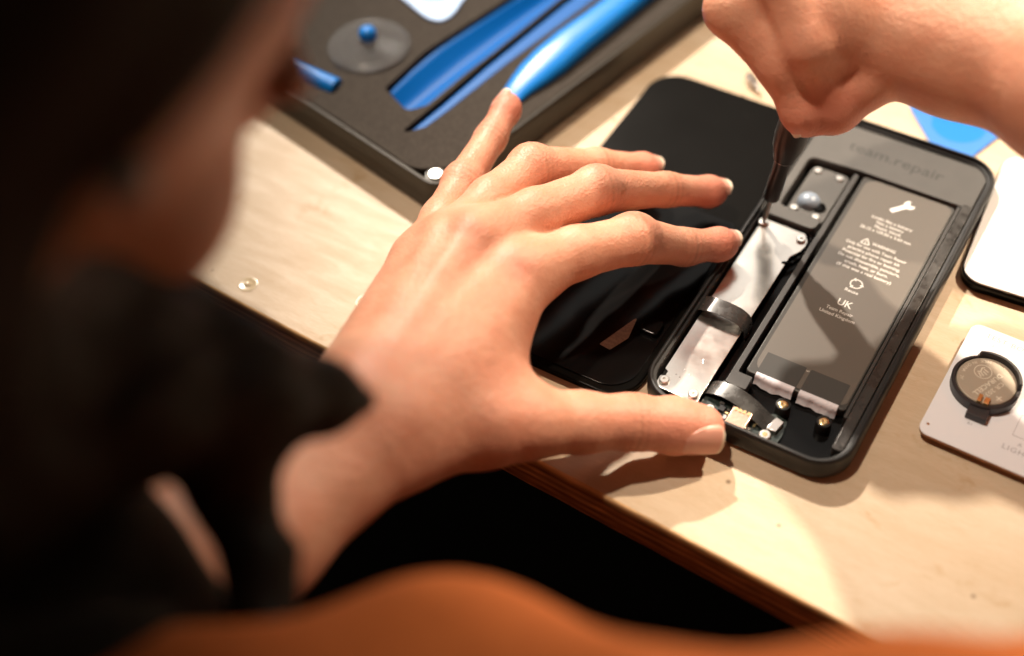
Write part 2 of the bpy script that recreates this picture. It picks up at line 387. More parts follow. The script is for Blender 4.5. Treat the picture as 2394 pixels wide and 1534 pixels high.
def surface(fn, lo, hi, h):
    lo = np.array(lo, 'f'); hi = np.array(hi, 'f'); Bn = 8
    nb = np.ceil((hi - lo) / (h * Bn)).astype(int)
    g = np.stack(np.meshgrid(*[np.arange(k) for k in nb], indexing='ij'), -1).reshape(-1, 3)
    cen = lo + (g + .5) * h * Bn
    keep = []
    for s in range(0, len(cen), 200000): keep.append(np.abs(fn(cen[s:s + 200000].astype('f'))) < h * Bn * .95 + 1.5)
    g = g[np.concatenate(keep)]
    off = np.stack(np.meshgrid(*[np.arange(Bn + 1)] * 3, indexing='ij'), -1).reshape(-1, 3)
    NX, NY, NZ = (nb * Bn + 2).tolist()
    vid = []; vpos = []; quads = []
    for s in range(0, len(g), 256):
        gg = g[s:s + 256]; idx = gg[:, None, :] * Bn + off[None]; pts = (lo + idx * h).astype('f')
        D = fn(pts.reshape(-1, 3)).reshape(-1, Bn + 1, Bn + 1, Bn + 1)
        act = (D.min((1, 2, 3)) < 0) & (D.max((1, 2, 3)) >= 0)
        D = D[act]; gg = gg[act]
        if not len(D): continue
        sg = D < 0
        corners = [(i, j, k) for i in (0, 1) for j in (0, 1) for k in (0, 1)]
        cnt = np.zeros((len(D), Bn, Bn, Bn), int)
        for i, j, k in corners: cnt += sg[:, i:i + Bn, j:j + Bn, k:k + Bn]
        m = (cnt > 0) & (cnt < 8); bi, ci, cj, ck = np.nonzero(m)
        acc = np.zeros((len(bi), 3)); nn = np.zeros(len(bi))
        for ax in range(3):
            for u in (0, 1):
                for v in (0, 1):
                    o0 = [0, 0, 0]; oth = [q for q in range(3) if q != ax]; o0[oth[0]] = u; o0[oth[1]] = v; o1 = list(o0); o1[ax] = 1
                    d0 = D[bi, ci + o0[0], cj + o0[1], ck + o0[2]]; d1 = D[bi, ci + o1[0], cj + o1[1], ck + o1[2]]
                    x = (d0 < 0) != (d1 < 0); t = np.where(x, d0 / np.where(x, d0 - d1, 1), 0)
                    p = np.array(o0, float)[None].repeat(len(bi), 0); p[:, ax] += t
                    acc += p * x[:, None]; nn += x
        acc /= nn[:, None]
        cell = gg[bi] * Bn + np.stack([ci, cj, ck], 1)
        vid.append((cell[:, 0].astype(np.int64) * NY + cell[:, 1]) * NZ + cell[:, 2]); vpos.append(lo + (cell + acc) * h)
        for ax in range(3):
            o = [q for q in range(3) if q != ax]
            a = sg[:, :Bn, :Bn, :Bn]
            b = [sg[:, 1:, :Bn, :Bn], sg[:, :Bn, 1:, :Bn], sg[:, :Bn, :Bn, 1:]][ax]
            x = a != b; bi2, i2, j2, k2 = np.nonzero(x)
            c = gg[bi2] * Bn + np.stack([i2, j2, k2], 1); ins = a[bi2, i2, j2, k2]
            e = [np.zeros(3, int) for _ in range(4)]; e[1][o[0]] = -1; e[2][o[0]] = -1; e[2][o[1]] = -1; e[3][o[1]] = -1
            q = np.stack([((c + ee)[:, 0].astype(np.int64) * NY + (c + ee)[:, 1]) * NZ + (c + ee)[:, 2] for ee in e], 1)
            fl = ins if ax != 1 else ~ins
            q[~fl] = q[~fl][:, ::-1]
            quads.append(q)
    vid = np.concatenate(vid); vpos = np.concatenate(vpos); quads = np.concatenate(quads)
    order = np.argsort(vid); sv = vid[order]; loc = np.searchsorted(sv, quads); loc = np.clip(loc, 0, len(sv) - 1)
    ok = (sv[loc] == quads).all(1); F = order[loc[ok]]
    return vpos, F
def body_mesh(name, V, F, m, parent, attrs=None, origin=None, label=None):
    me = bpy.data.meshes.new(name); me.vertices.add(len(V)); me.vertices.foreach_set('co', V.astype('f').ravel())
    me.loops.add(len(F) * 4); me.loops.foreach_set('vertex_index', F.astype('i').ravel())
    me.polygons.add(len(F)); me.polygons.foreach_set('loop_start', np.arange(0, len(F) * 4, 4, dtype='i')); me.polygons.foreach_set('loop_total', np.full(len(F), 4, 'i'))
    me.polygons.foreach_set('use_smooth', np.ones(len(F), bool)); me.update(calc_edges=True)
    for k, v in (attrs or {}).items():
        a = me.attributes.new(k, 'FLOAT', 'POINT'); a.data.foreach_set('value', np.clip(v, 0, 1).astype('f'))
    me.materials.append(m)
    return link(name, me, parent, origin, label)

# ================================================================== setting
fl = mesh('floor', [(-3000, -3000, -760), (3000, -3000, -760), (3000, 3000, -760), (-3000, 3000, -760)], [(0, 1, 2, 3)], MT['floor']); fl['kind'] = 'structure'
def edge_y(x): return -36.6 - .0560 * (x + 19)
bench = thing('workbench', 'pale birch plywood worktop with a worn brown layered edge, lying under everything', 'workbench', (0, edge_y(0), 0))
xa, xb = -900, 900
ch = 1.0
V = [(xa, edge_y(xa) + ch, 0), (xb, edge_y(xb) + ch, 0), (xb, 900, 0), (xa, 900, 0), (xa, edge_y(xa) + ch, -17), (xb, edge_y(xb) + ch, -17), (xb, 900, -17), (xa, 900, -17)]
mesh('tabletop', V, [(0, 1, 2, 3), (7, 6, 5, 4), (1, 2, 6, 5), (2, 3, 7, 6), (3, 0, 4, 7)], MT['wood'], bench)
rings = []
for x in np.linspace(xa, xb, 361):
    y = edge_y(x); j = lambda s: float(rng.normal(0, s))
    rings.append([(x, y + ch - .02, -.02 + 0), (x, y + .25 + j(.06), -.3), (x, y + j(.07), -1.2), (x, y + j(.08), -5), (x, y + j(.08), -9), (x, y + j(.08), -14), (x, y + .2 + j(.05), -16.8), (x, y + ch - .02, -17.2)])
loft('plywood_edge', rings, MT['ply'], bench, origin=None, angle=60)
for x, y in ((-151, -20.2), (-107.4, -6.4)):
    o = lathe('screw_plug', [(3.6, -.05), (3.6, .12), (3.1, .22), (2.7, .1), (1.5, .08), (.9, .5), (.3, .6)], (x, y, 0), mat('clear_varnish_plug', (.55, .43, .27), .18, coat=.6), bench)

# ================================================================== practice phone
W, L, H = 74.2, 163.0, 10.2
ph = thing('practice_phone', 'black opened practice phone with battery and steel shield, held by the left hand', 'phone', (W / 2, L / 2, 0))
def rr3(ins, z, r=13.0, dl=0, db=0):
    return [(x, y, z) for x, y in rrect(ins + dl, ins + db, W - ins, L - ins, max(r - ins, 1.2), 9)]
rings = [rr3(2.4, 0), rr3(1.0, .35), rr3(.2, 1.5), rr3(0, 3.0), rr3(0, 8.7), rr3(.25, 9.6), rr3(.9, H), rr3(1.5, H), rr3(1.75, 9.9), rr3(1.85, 8.75), rr3(2.9, 8.6), rr3(3.05, 8.2), rr3(3.2, 2.2)]
loft('phone_shell', rings, MT['blackplastic'], ph, angle=32)
prism('phone_floor', [rrect(3.25, 3.25, W - 3.25, L - 3.25, 9.5)], 1.0, 2.35, MT['glossblack'], ph)
# adhesive ledge on the right-hand wall
prism('wall_ledge', [rrect(67.0, 10, 70.9, 137.5, .9)], 2.4, 8.35, MT['residue'], ph, bevel=.35)
prism('wall_rail', [rrect(65.6, 24, 66.8, 136.0, .4)], 2.4, 7.9, MT['rail'], ph, bevel=.2)
# cover plate round the camera bay (C shape)
cv = rpoly([(3.4, 98.7), (23.4, 98.7), (23.9, 104.6), (7.0, 105.3), (6.8, 135.0), (25.4, 136.3), (70.6, 136.3), (70.6, 157.6), (64.5, 159.2), (3.4, 159.2)], [.8, 2.6, .6, 2.2, 3.5, 1.0, .4, 5, 2, 4], 5)
cover = prism('cover_plate', [cv], 3.0, 8.0, MT['graycover'], ph, bevel=.25)
tv, tf = text_mesh('team.repair', 7.2, width=38)
prints('moulded_lettering', [(tv, tf, (36.8, 147.8), -.6)], 8.03, MT['engrave'], cover)
cp = prism('camera_plate', [rpoly([(9.2, 106.6), (24.2, 103.5), (24.2, 134.0), (9.4, 134.2)], [1, 3.8, 2.6, 3.2])], 2.6, 5.2, MT['graycover'], ph, bevel=.3)
for x, y in ((11.8, 131.6), (20.8, 131.4), (11.7, 108.6), (20.8, 107.7)):
    lathe('plate_screw', [(1.55, 0), (1.55, .35), (1.25, .6), (.5, .62), (.35, .35), (.1, .3)], (x, y, 5.2), MT['screw'], cp, n=20)
ln = lathe('camera_lens', [(4.3, 0), (4.3, .5), (4.0, 1.3), (3.2, 2.2), (2.0, 2.9), (.7, 3.2), (.05, 3.25)], (15.4, 114.2, 5.2), MT['lens'], ph)
lathe('lens_gasket', [(2.4, 0), (2.4, .55), (1.7, .7), (.1, .7)], (20.2, 113.0, 5.2), MT['glossblack'], ph)
# divider between shield bay and battery bay
prism('divider_rail', [rpoly([(24.9, 18.8), (32.6, 18.8), (32.6, 25.0), (27.2, 25.0), (27.2, 134.6), (25.2, 134.6)], .7)], 2.4, 7.4, MT['rail'], ph, bevel=.25)
# black ribbed cable loop beside the shield
a = np.linspace(-1.5, 1.2, 22)
ribbon('cable_loop', [(18.0 + 6.6 * math.cos(t), 93.5 + 11 * math.sin(t) - 3, 5.2 + .4 * math.sin(9 * t)) for t in a], (0, 0, 1), 1.6, .9, MT['glossblack'], ph)
# steel shield
sh = rpoly([(4.2, 8.0), (6.0, 6.8), (20.2, 6.6), (20.5, 50), (20.7, 83.8), (23.0, 88.2), (23.6, 91.3), (23.4, 94.0), (21.0, 97.4), (4.0, 97.6), (4.0, 54.0), (4.2, 15.0), (5.6, 14.3), (5.6, 12.4), (4.1, 11.6)], [.8, .8, .8, 0, 2, 2, 1, 1.5, 1.2, .8, 0, .3, .3, .3, .3])
shield = prism('steel_shield', [sh], 5.2, 6.0, MT['steel'], ph, bevel=.15)
def screw(x, y, z, parent, r=2.0, m='screw'):
    o = lathe('screw', [(r * .9, 0), (r, .25), (r, .7), (r * .82, 1.0), (r * .38, 1.02), (r * .34, .55), (.05, .5)], (x, y, z), MT[m], parent, n=26)
    return o
for x, y in ((20.9, 93.4), (6.4, 10.0), (17.8, 9.2)): screw(x, y, 6.0, shield, 1.75)
# shallow pressed dimples near the screws
for k in range(7):
    x, y = rng.uniform(8, 19), rng.uniform(9, 26)
    lathe('shield_dimple', [(.35, -.05), (.28, .1), (.03, .16)], (x, y, 6.0), MT['steel'], shield, n=8)
# folded film strap arching over the shield
st = smoothpath([(2.6, 45.6, 7.0), (3.6, 45.7, 8.9), (7.5, 45.9, 9.9), (13, 45.9, 10.1), (18, 45.7, 9.4), (21.0, 45.5, 7.2), (21.6, 45.4, 4.0), (21.7, 45.4, 2.6)], 30)
ribbon('film_strap', st, (0, 1, .08), 6.6, .35, MT['flex'], ph)
# battery with wrap, label, tabs and printing
bat = prism('battery', [rrect(28.8, 27.2, 65.2, 136.0, 1.6)], 2.4, 6.55, MT['film'], ph, bevel=.45)
lb = prism('battery_label', [rrect(30.6, 28.6, 64.5, 135.4, [5.5, 3.0, 3.6, 4.4])], 6.56, 6.66, MT['battery'], bat)
for x0, x1 in ((32.4, 46.8), (48.4, 62.6)):
    prism('pull_tab', [rrect(x0, 27.7, x1, 38.1, .3)], 6.67, 6.80, MT['tape'], bat)
    path = smoothpath([(0, 28.2, 6.95), (0, 27.2, 6.9), (0, 26.3, 6.1), (0, 26.0, 4.6), (0, 25.2, 3.0)], 10)
    rings = []
    for i, p in enumerate(path):
        row = []
        for s in np.linspace(0, 1, 14):
            x = x0 + .2 + (x1 - x0 - .4) * s; wv_ = .35 * math.sin(s * 9 + x0) * i / 10 + .25 * math.sin(s * 21) * i / 10
            row.append((x, p[1] + wv_, p[2] - (1.1 if s > .8 and x0 > 40 else 0) * i / 10 + .3 * math.sin(s * 7 + 1) * i / 10))
        rings.append(row + [(q[0], q[1] + .12, q[2] - .12) for q in row[::-1]])
    loft('tab_flap', rings, MT['paper'], bat)
P_ = []
def line(body, x, y, width, size=2.1, bold=.022): v, f = text_mesh(body, size, width=width, bold=bold); P_.append((v, f, (x, y), -1.0))
line('Looks like a battery', 47.2, 117.0, 15.8); line('Not a battery', 47.2, 114.8, 10.6); line('Plastic block', 47.2, 112.5, 10.3); line('36.12 x 109.00 x 5.60 mm', 47.2, 110.3, 19.6)
line('WARNING', 49.2, 103.6, 9.0, 2.1, .03)
for i, (b, wd) in enumerate((('Only for use with Team Repair', 23.4), ('practice phone repair kit', 19.8), ('Potential for fire or burning.', 22.2), ('Do not disassemble, puncture,', 23.6), ('crush, heat, or burn.', 16.6), ('(If this was a real battery)', 20.8))):
    line(b, 47.3, 100.7 - i * 2.42, wd)
line('Reuse', 46.8, 78.2, 5.0); line('UK', 46.9, 71.5, 5.4, 4.4, .05); line('Team Repair', 46.6, 67.4, 10.0, 2.15, .02); line('United Kingdom', 46.7, 64.9, 13.2, 2.15, .02)
v, f = text_mesh('E', 1.5); P_.append((v, f, (47.6, 37.0), 90))
tri = [(-1.75, -1.35), (1.75, -1.35), (0, 1.75)]
v, f = stroke(rpoly(tri, .4), .42, True); P_.append((v, f, (42.2, 103.7), 0))
v, f = stroke([(0, .6), (0, -.25)], .35); P_.append((v, f, (42.2, 103.5), 0)); v, f = stroke([(0, -.45), (0, -.85)], .35); P_.append((v, f, (42.2, 103.5), 0))
for k in range(3):
    aa = np.radians(np.linspace(20, 112, 8) + 120 * k); v, f = stroke([(2.1 * math.cos(t), 2.1 * math.sin(t)) for t in aa], .5); P_.append((v, f, (47.0, 82.3), 0))
    t = aa[-1]; c = np.array([2.1 * math.cos(t), 2.1 * math.sin(t)]); tn = np.array([-math.sin(t), math.cos(t)]); rd = np.array([math.cos(t), math.sin(t)])
    P_.append(([(*(c + rd * .85), 0), (*(c + tn * 1.15), 0), (*(c - rd * .85), 0)], [(0, 1, 2)], (47.0, 82.3), 0))
for nm, a, b in (('size_text', 0, 4), ('warning_text', 4, 11), ('reuse_text', 11, 12), ('origin_text', 12, 15), ('edge_letter', 15, 16), ('warning_symbol', 16, 19), ('reuse_symbol', 19, 25)):
    prints(nm, P_[a:b], 6.668, MT['print'], bat)
# wrench pictogram: handle with an open jaw
wr = rpoly([(-4.6, -.95), (1.6, -.95), (2.3, -1.9), (3.6, -2.1), (5.2, -1.5), (3.6, -.75), (3.6, .75), (5.2, 1.5), (3.6, 2.1), (2.3, 1.9), (1.6, .95), (-4.6, .95)], .35, 3)
ca, sa = math.cos(math.radians(49)), math.sin(math.radians(49))
prism('wrench_symbol', [[(47.4 + x * ca - y * sa, 126.4 + x * sa + y * ca) for x, y in wr]], 6.662, 6.70, MT['whiteprint'], bat)
# brass standoffs
for x, y in ((46.0, 19.9), (60.6, 19.9)):
    p = lathe('standoff', [(2.75, 0), (2.65, 4.0), (2.45, 4.45), (1.7, 4.5), (1.65, 3.9)], (x, y, 2.35), MT['blackplastic'], ph)
    lathe('brass_insert', [(1.62, 0), (1.62, .55), (1.35, .65), (.7, .62), (.6, .2), (.1, .15)], (x, y, 6.2), MT['brass'], p, n=20)
# charging board
cb = prism('charging_board', [rpoly([(20.5, 3.6), (49.6, 3.6), (50.3, 9.5), (49.4, 16.4), (45, 17.6), (40, 14), (20.5, 13.8)], 1.2)], 2.36, 3.3, MT['pcb'], ph)
usb = prism('charging_port', [rrect(31.6, 4.0, 38.9, 11.8, .7)], 3.3, 6.3, MT['copper'], cb, bevel=.4)
for k in range(4): prism('port_spring', [rrect(32.6 + k * 1.5, 10.0, 33.5 + k * 1.5, 11.4, .2)], 6.3, 6.6, MT['brass'], cb)
lathe('port_rim', [(3.2, 0), (3.2, .6), (2.7, .6)], (35.2, 3.35, 4.8), MT['copper'], cb, axis=(0, -1, 0), n=20)
screw(45.2, 7.3, 3.3, cb, 2.1, 'screw'); lathe('screw_recess', [(1.0, 1.0), (1.0, 1.06), (.4, 1.07)], (45.2, 7.3, 3.3), MT['brass'], cb, n=12)
screw(24.6, 8.6, 3.3, cb, 1.4)
for x, y, a_, b_, h_, m_ in ((27.2, 9.0, 2.0, 2.6, 1.2, 'ceramic'), (29.8, 10.6, 1.1, .7, .7, 'steeldark'), (29.8, 9.0, 1.1, .7, .7, 'gold'), (28.0, 6.4, 1.6, .8, .8, 'gold'), (29.9, 6.6, 1.1, 1.6, .9, 'steeldark'), (40.2, 10.8, .8, 1.3, .7, 'steeldark'), (40.2, 8.6, .8, 1.1, .7, 'gold'), (41.8, 12.5, 1.2, .7, .6, 'steeldark'), (26.4, 12.0, 1.6, .9, .7, 'steeldark'), (48.0, 12.6, .8, 1.2, .6, 'gold')):
    prism('chip', [rrect(x, y, x + a_, y + b_, .12)], 3.3, 3.3 + h_, MT[m_], cb)
fx = smoothpath([(19.6, 15.6, 3.4), (21.6, 15.9, 5.2), (25.5, 16.0, 6.6), (30.5, 15.4, 7.0), (35.5, 14.2, 6.8), (40, 12.9, 5.9), (43.4, 12.0, 4.7), (45.2, 11.6, 4.2)], 26)
ribbon('ribbon_cable', fx, (.18, .97, .12), 6.2, .3, MT['flex'], ph)
prism('cable_connector', [[(44.6, 9.6), (48.0, 9.2), (49.0, 14.4), (45.8, 15.2)]], 3.32, 5.0, MT['steeldark'], ph, bevel=.25)

# loose screw being driven
ls = lathe('loose_screw', [(.6, -2.6), (.75, 0), (1.9, .1), (2.0, .7), (1.7, 1.1), (.7, 1.15), (.6, .6), (.05, .55)], (5.1, 94.9, 6.05), MT['screw'], None, origin=(5.1, 94.9, 6.0), n=26)
tag(ls, 'small silver screw under the screwdriver bit at the top of the steel shield', 'screw')
# ================================================================== removed screen panel
lid = thing('screen_panel', 'black screen panel taken off the phone, lying flat beside it beneath the fingers', 'screen panel', (-35, 80, 0))
prism('panel_body', [rrect(-70.2, -2.6, -.9, 160.6, 13.0, 10)], .05, 2.9, MT['lidblack'], lid, bevel=.5)
prism('panel_glass', [rrect(-67.6, 0.2, -3.6, 92, [11, 11, 3, 3], 8)], 2.91, 3.35, MT['glossblack'], lid, bevel=.15)
prism('panel_clip', [rrect(-12.2, 27.0, -5.2, 34.0, 1.5)], 3.36, 5.4, MT['glossblack'], lid, bevel=.5)
prism('glare_patch', [rpoly([(-21.7, 15.4), (-17.2, 14.9), (-14.0, 22.8), (-15.6, 33.2)], .5)], 3.36, 3.45, mat('pale_glare_paint', (.42, .41, .38), .6, noise=(900, .4, .6)), lid)  # thin pale plate, a glare on the panel painted as colour
# ================================================================== tool case
A_ = math.radians(-12.6); cA, sA = math.cos(A_), math.sin(A_); KC = np.array([-106.6, 43.2])
def K(u, v): return (KC[0] - u * cA - v * sA, KC[1] - u * sA + v * cA)      # u to the left, v away
def Kl(pts): return [K(*p) for p in pts]
kit = thing('tool_case', 'open dark toolbox tray with charcoal foam insert, standing behind the left hand', 'tool case', (*K(70, 100), 0))
def kring(ins, z, r): return [(*K(x, y), z) for x, y in rrect(ins, ins, 150 - ins, 230 - ins, max(r - ins, .8), 7)]
loft('case_shell', [kring(1.6, 0, 7), kring(.5, .6, 7), kring(.1, 2, 7), kring(0, 14.8, 7), kring(.3, 15.6, 7), kring(1.3, 15.8, 7), kring(1.9, 15.3, 7), kring(2.1, 3, 7)], MT['case'], kit, angle=35)
wide = rpoly([(-157.0, 84.6), (-142.4, 77.6), (-137.6, 84), (-134.6, 106.7), (-131.2, 125.5), (-124.5, 170.4), (-118, 200), (-134, 203), (-142.5, 160.8), (-155.2, 111.6)], [1, 3, 4, 8, 8, 5, 3, 3, 9, 9])
thin = rpoly([(-136.4, 66.0), (-131.2, 72.6), (-128.6, 85.1), (-122.6, 122.1), (-111.3, 176.9), (-105, 205), (-113, 206), (-121.2, 172.1), (-129.6, 118), (-133.2, 88)], [.5, 2, 4, 6, 5, 2, 2, 5, 5, 5])
def grow(poly, d):
    P = np.array(poly); c = P.mean(0); Q = []
    for i in range(len(P)):
        t = P[(i + 1) % len(P)] - P[i - 1]; t /= np.linalg.norm(t) + 1e-9; Q.append(tuple(P[i] + np.array([t[1], -t[0]]) * d))
    return Q
fo = Kl(rpoly([(3, 16), (16, 3), (147, 3), (147, 226), (3, 226)], [14, 14, 6, 6, 6], 9))
sc_c = (-178.4, 103.0)
rod_slot = rpoly([(-240, 71.0), (-174.4, 70.6), (-174.4, 79.6), (-240, 80.4)], 1.5)
prism('foam_insert', [fo, grow(wide, .7), grow(thin, .7), circ(*sc_c, 11.5, 48), rod_slot], 5.0, 14.0, MT['foam'], kit, bevel=.35)
prism('case_floor', [Kl(rrect(2.2, 2.2, 147.8, 227.8, 5))], 1.2, 4.6, MT['foam'], kit)
for u, v in ((7.2, 6.6),):
    mg = lathe('magnet', [(2.9, 0), (2.9, 9.6), (2.5, 10.2), (1.9, 10.25), (1.75, 10.05), (.05, 10.05)], (*K(u, v), 4.6), MT['screw'], kit)
    lathe('magnet_collar', [(4.2, 0), (4.2, 9.0), (3.0, 9.2)], (*K(u, v), 4.6), MT['case'], kit)
def tool(name, poly, z0, z1, m, label, org, bev=1.2, ridge=None):
    t = thing(name, label, 'pry tool', org, 'blue plastic pry tools in the tool case')
    prism('tool_blade', [poly], z0, z1, m, t, bevel=bev, angle=60)
    if ridge: prism('tool_spine', [ridge], z1 - .6, z1 + 1.1, m, t, bevel=.8, angle=60)
    return t
wt = thing('wide_spudger', 'widest blue plastic pry tool, sunk in its slot of the foam', 'pry tool', (-140, 120, 5), 'blue plastic pry tools in the tool case')
rings = []
for (x0, y0), (x1, y1) in (((-156.0, 84.9), (-141.2, 79.0)), ((-156.2, 88), (-139.2, 82)), ((-155.8, 100), (-136.3, 101)), ((-153.8, 118), (-133.0, 119.5)), ((-148.8, 138), (-129.8, 142)), ((-142.8, 160.8), (-126.6, 164)), ((-136, 185), (-121.4, 187)), ((-131, 202), (-118.4, 202))):
    q = lambda t, z: (x0 + (x1 - x0) * t, y0 + (y1 - y0) * t, z)
    rings.append([q(0, 11.6), q(.06, 12.0), q(.14, 11.2), q(.34, 8.2), q(.5, 7.0), q(.68, 7.6), q(.86, 9.8), q(.95, 10.8), q(1, 10.4), q(1, 5.2), q(.5, 4.8), q(0, 5.2)])
loft('spudger_body', rings, MT['blue'], wt, angle=70)
tool('thin_spudger', thin, 5.2, 12.0, MT['blue'], 'thin pointed blue pry tool lying between the two wider ones', (-122, 120, 5), 1.2)
# spatula resting on the foam: rounded upper side, built as sections
secs = [(-109.2, 101.6, 4.3, 1.4), (-109.0, 104, 5.0, 1.8), (-108.8, 109, 5.8, 2.4), (-107.6, 118, 7.6, 3.4), (-105.8, 128, 8.6, 4.4), (-103.4, 142, 8.3, 5.0), (-99.6, 160, 7.6, 5.0), (-94, 190, 7.0, 5.0), (-89, 215, 6.6, 4.6)]
rings = []
for i, (x, y, hw, hh) in enumerate(secs):
    row = []
    for k in range(18):
        t = math.pi * 2 * k / 18; sx_ = math.copysign(abs(math.cos(t)) ** .6, math.cos(t)) * hw; z_ = max(math.sin(t), -.35) * hh
        row.append((x + sx_ * .98, y - sx_ * .18, 14.25 + .35 * hh + z_))
    rings.append(row)
sp = thing('spatula', 'bright blue pry tool lying on top of the foam, touched by the little finger', 'pry tool', (-103, 140, 14), 'blue plastic pry tools in the tool case')
loft('spatula_body', rings, MT['bluelight'], sp, angle=50)
# suction cup
su = thing('suction_cup', 'clear rubber suction cup with a blue knob, set in the foam', 'suction cup', (*sc_c, 5))
lathe('cup', [(17.0, 2.2), (17.6, 2.6), (17.2, 3.4), (14.5, 4.4), (10.5, 5.6), (6.5, 6.6), (3.6, 7.4), (2.4, 8.2), (2.2, 6.2), (6.0, 5.2), (9.8, 4.2), (13.5, 3.2), (16.2, 2.3)], (*sc_c, 12.0), MT['clear'], su, n=64, angle=60)
lathe('knob', [(1.8, 0), (2.0, 1), (3.3, 2), (3.7, 3.6), (3.6, 5), (2.9, 6.4), (1.6, 7.1), (.1, 7.3)], (*sc_c, 16.5), MT['bluelight'], su, angle=60)
# blue driver handle lying left of it
rd = lathe('blue_driver', [(2.6, 0), (4.0, .5), (4.3, 1.5), (4.2, 60), (.1, 60)], (-175.2, 75.2, 13.0), MT['bluelight'], None, axis=(-1, .02, .02), origin=(-200, 75, 9))
tag(rd, 'light blue cylindrical driver lying at the near left of the foam tray', 'driver')
# opening picks
def pick(cx, cy, z, size, ang, label, m, ml, body='i'):
    t = thing('opening_pick', label, 'pick', (cx, cy, z), 'rounded triangular opening picks')
    pts = []
    for k in range(3):
        a = math.radians(ang + 120 * k); pts.append((cx + size * math.cos(a), cy + size * math.sin(a)))
    prism('pick_plate', [rpoly(pts, size * .30, 10)], z, z + 1.0, m, t, bevel=.3)
    prism('printed_ring', [circ(cx, cy, size * .36), ], z + 1.003, z + 1.02, ml, t)
    if not body: return t
    v, f = text_mesh(body, size * .5, bold=.1); prints('printed_mark', [(v, f, (cx, cy), ang + 90)], z + 1.03, MT['whiteprint'], t)
    return t
pick(-175.5, 149.6, 14.05, 31, -52, 'pale blue guitar-pick-shaped opener lying on the foam behind the suction cup', MT['paleblue'], MT['cyan'])
pick(49.5, 187.5, .05, 30, -78, 'deeper blue pick-shaped opener on the worktop beyond the phone, under the forearm', mat('sky_blue_pick_plastic', (.04, .19, .60), .4), mat('deep_blue_print', (.0, .17, .55), .4), '')
# small steel bit on the worktop
bt = thing('driver_bit', 'tiny grey steel driver bit lying on the worktop behind the screen panel', 'driver bit', (-35, 174, 0))
lathe('bit_hex', [(2.0, 0), (2.2, .4), (2.2, 5), (1.2, 6)], (-36.5, 174, 2.2), MT['steeldark'], bt, axis=(.7, -.6, 0), n=6)
lathe('bit_tip', [(1.2, 0), (1.0, 3.5), (.4, 5)], (-36.5 + 4.2, 174 - 3.6, 2.2), MT['steeldark'], bt, axis=(.7, -.6, 0), n=10)
# ================================================================== white card with black backing at right edge
cd = thing('white_panel', 'white rounded panel on a thick black backing, at the right edge above the test board', 'panel', (115, 145, 0))
def rot(pts, c, a):
    ca, sa = math.cos(a), math.sin(a); return [(c[0] + (x - c[0]) * ca - (y - c[1]) * sa, c[1] + (x - c[0]) * sa + (y - c[1]) * ca) for x, y in pts]
o_ = rot(rrect(77.0, 104.6, 153, 178, 8.5, 9), (77, 105), math.radians(4.2))
prism('panel_backing', [o_], .05, 3.6, MT['glossblack'], cd, bevel=.4)
prism('panel_face', [rot(rrect(77.4, 105.4, 152.5, 177.5, 8.2, 9), (77, 105), math.radians(4.2))], 3.62, 4.4, MT['white'], cd, bevel=.25)
# ================================================================== test board with coin cell
tb = thing('test_board', 'white test board with coin cell holder, flat on the worktop right of the phone', 'circuit board', (118, 60, 0))
R2 = lambda pts: rot(pts, (88, 34), math.radians(-1.0))
prism('board_core', [R2(rrect(88.3, 33.1, 152, 87.4, 3.6, 8))], 2.7, 3.9, MT['pcbside'], tb, bevel=.15)
prism('board_face', [R2(rrect(88.2, 33.0, 152.1, 87.5, 3.6, 8)), circ(90.6, 37.6, .55, 12)], 3.92, 4.35, MT['pcbwhite'], tb, bevel=.12)
for x, y in ((94, 38), (146, 38), (94, 82), (146, 82)): lathe('board_foot', [(2.5, 0), (2.5, 2.68)], (x, y, .02), MT['case'], tb, n=16)
I_ = []
def bt_text(b, x, y, size, wd=None): v, f = text_mesh(b, size, width=wd, sp=1.15); I_.append((v, f, (x, y), -2))
bt_text('TEST BOARD', 105.2, 83.2, 2.9, 20.5); bt_text('^', 98.6, 79.6, 2.2); bt_text('B1', 102.6, 44.2, 1.6); bt_text('A', 119.6, 43.6, 2.2); bt_text('LIGHT', 119.4, 40.6, 2.9, 9.5)
v, f = stroke([(116.2, 46.6), (130, 46.2), (130, 56), (116.4, 56)], .28, True); I_.append((v, f, (0, 0), 0))
[prints('board_lettering', [q], 4.37, MT['silk'], tb) for q in I_[:5]]; prints('board_outline', I_[5:], 4.37, MT['silk'], tb)
HC = (101.9, 61.0); HR = 11.6
hd = thing('coin_holder', 'x', 'x', (HC[0], HC[1], 4.4)); bpy.data.objects.remove(hd)
# holder wall: ring that is higher at the far side, with a clip block at the near side
rings = []
for rad, zt in ((HR, 'b'), (HR + .1, 't'), (HR - .35, 'T'), (HR - 1.1, 'T'), (HR - 1.25, 't'), (HR - 1.3, 'f')):
    row = []
    for i in range(72):
        a = 2 * math.pi * i / 72; s = math.cos(a - math.radians(66)); top = 8.4 + (2.4 if s > .55 else 0)
        flat = 1.0 - .06 * max(0, s) 
        z = {'b': 4.4, 't': top - .4, 'T': top, 'f': 5.2}[zt]; row.append((HC[0] + rad * flat * math.cos(a), HC[1] + rad * flat * math.sin(a), z))
    rings.append(row)
hold = loft('coin_holder', rings, MT['holder'], tb, angle=40)
prism('holder_clip', [rot(rrect(100.0, 45.6, 107.0, 52.4, .5), HC, math.radians(0))], 4.4, 7.4, MT['holder'], hold, bevel=.3)
prism('clip_spring', [rrect(101.6, 50.2, 103.0, 53.4, .2)], 7.6, 9.9, MT['brass'], hold, bevel=.1)
prism('clip_spring', [rrect(103.8, 50.2, 105.6, 53.0, .2)], 7.6, 9.9, MT['brass'], hold, bevel=.1)
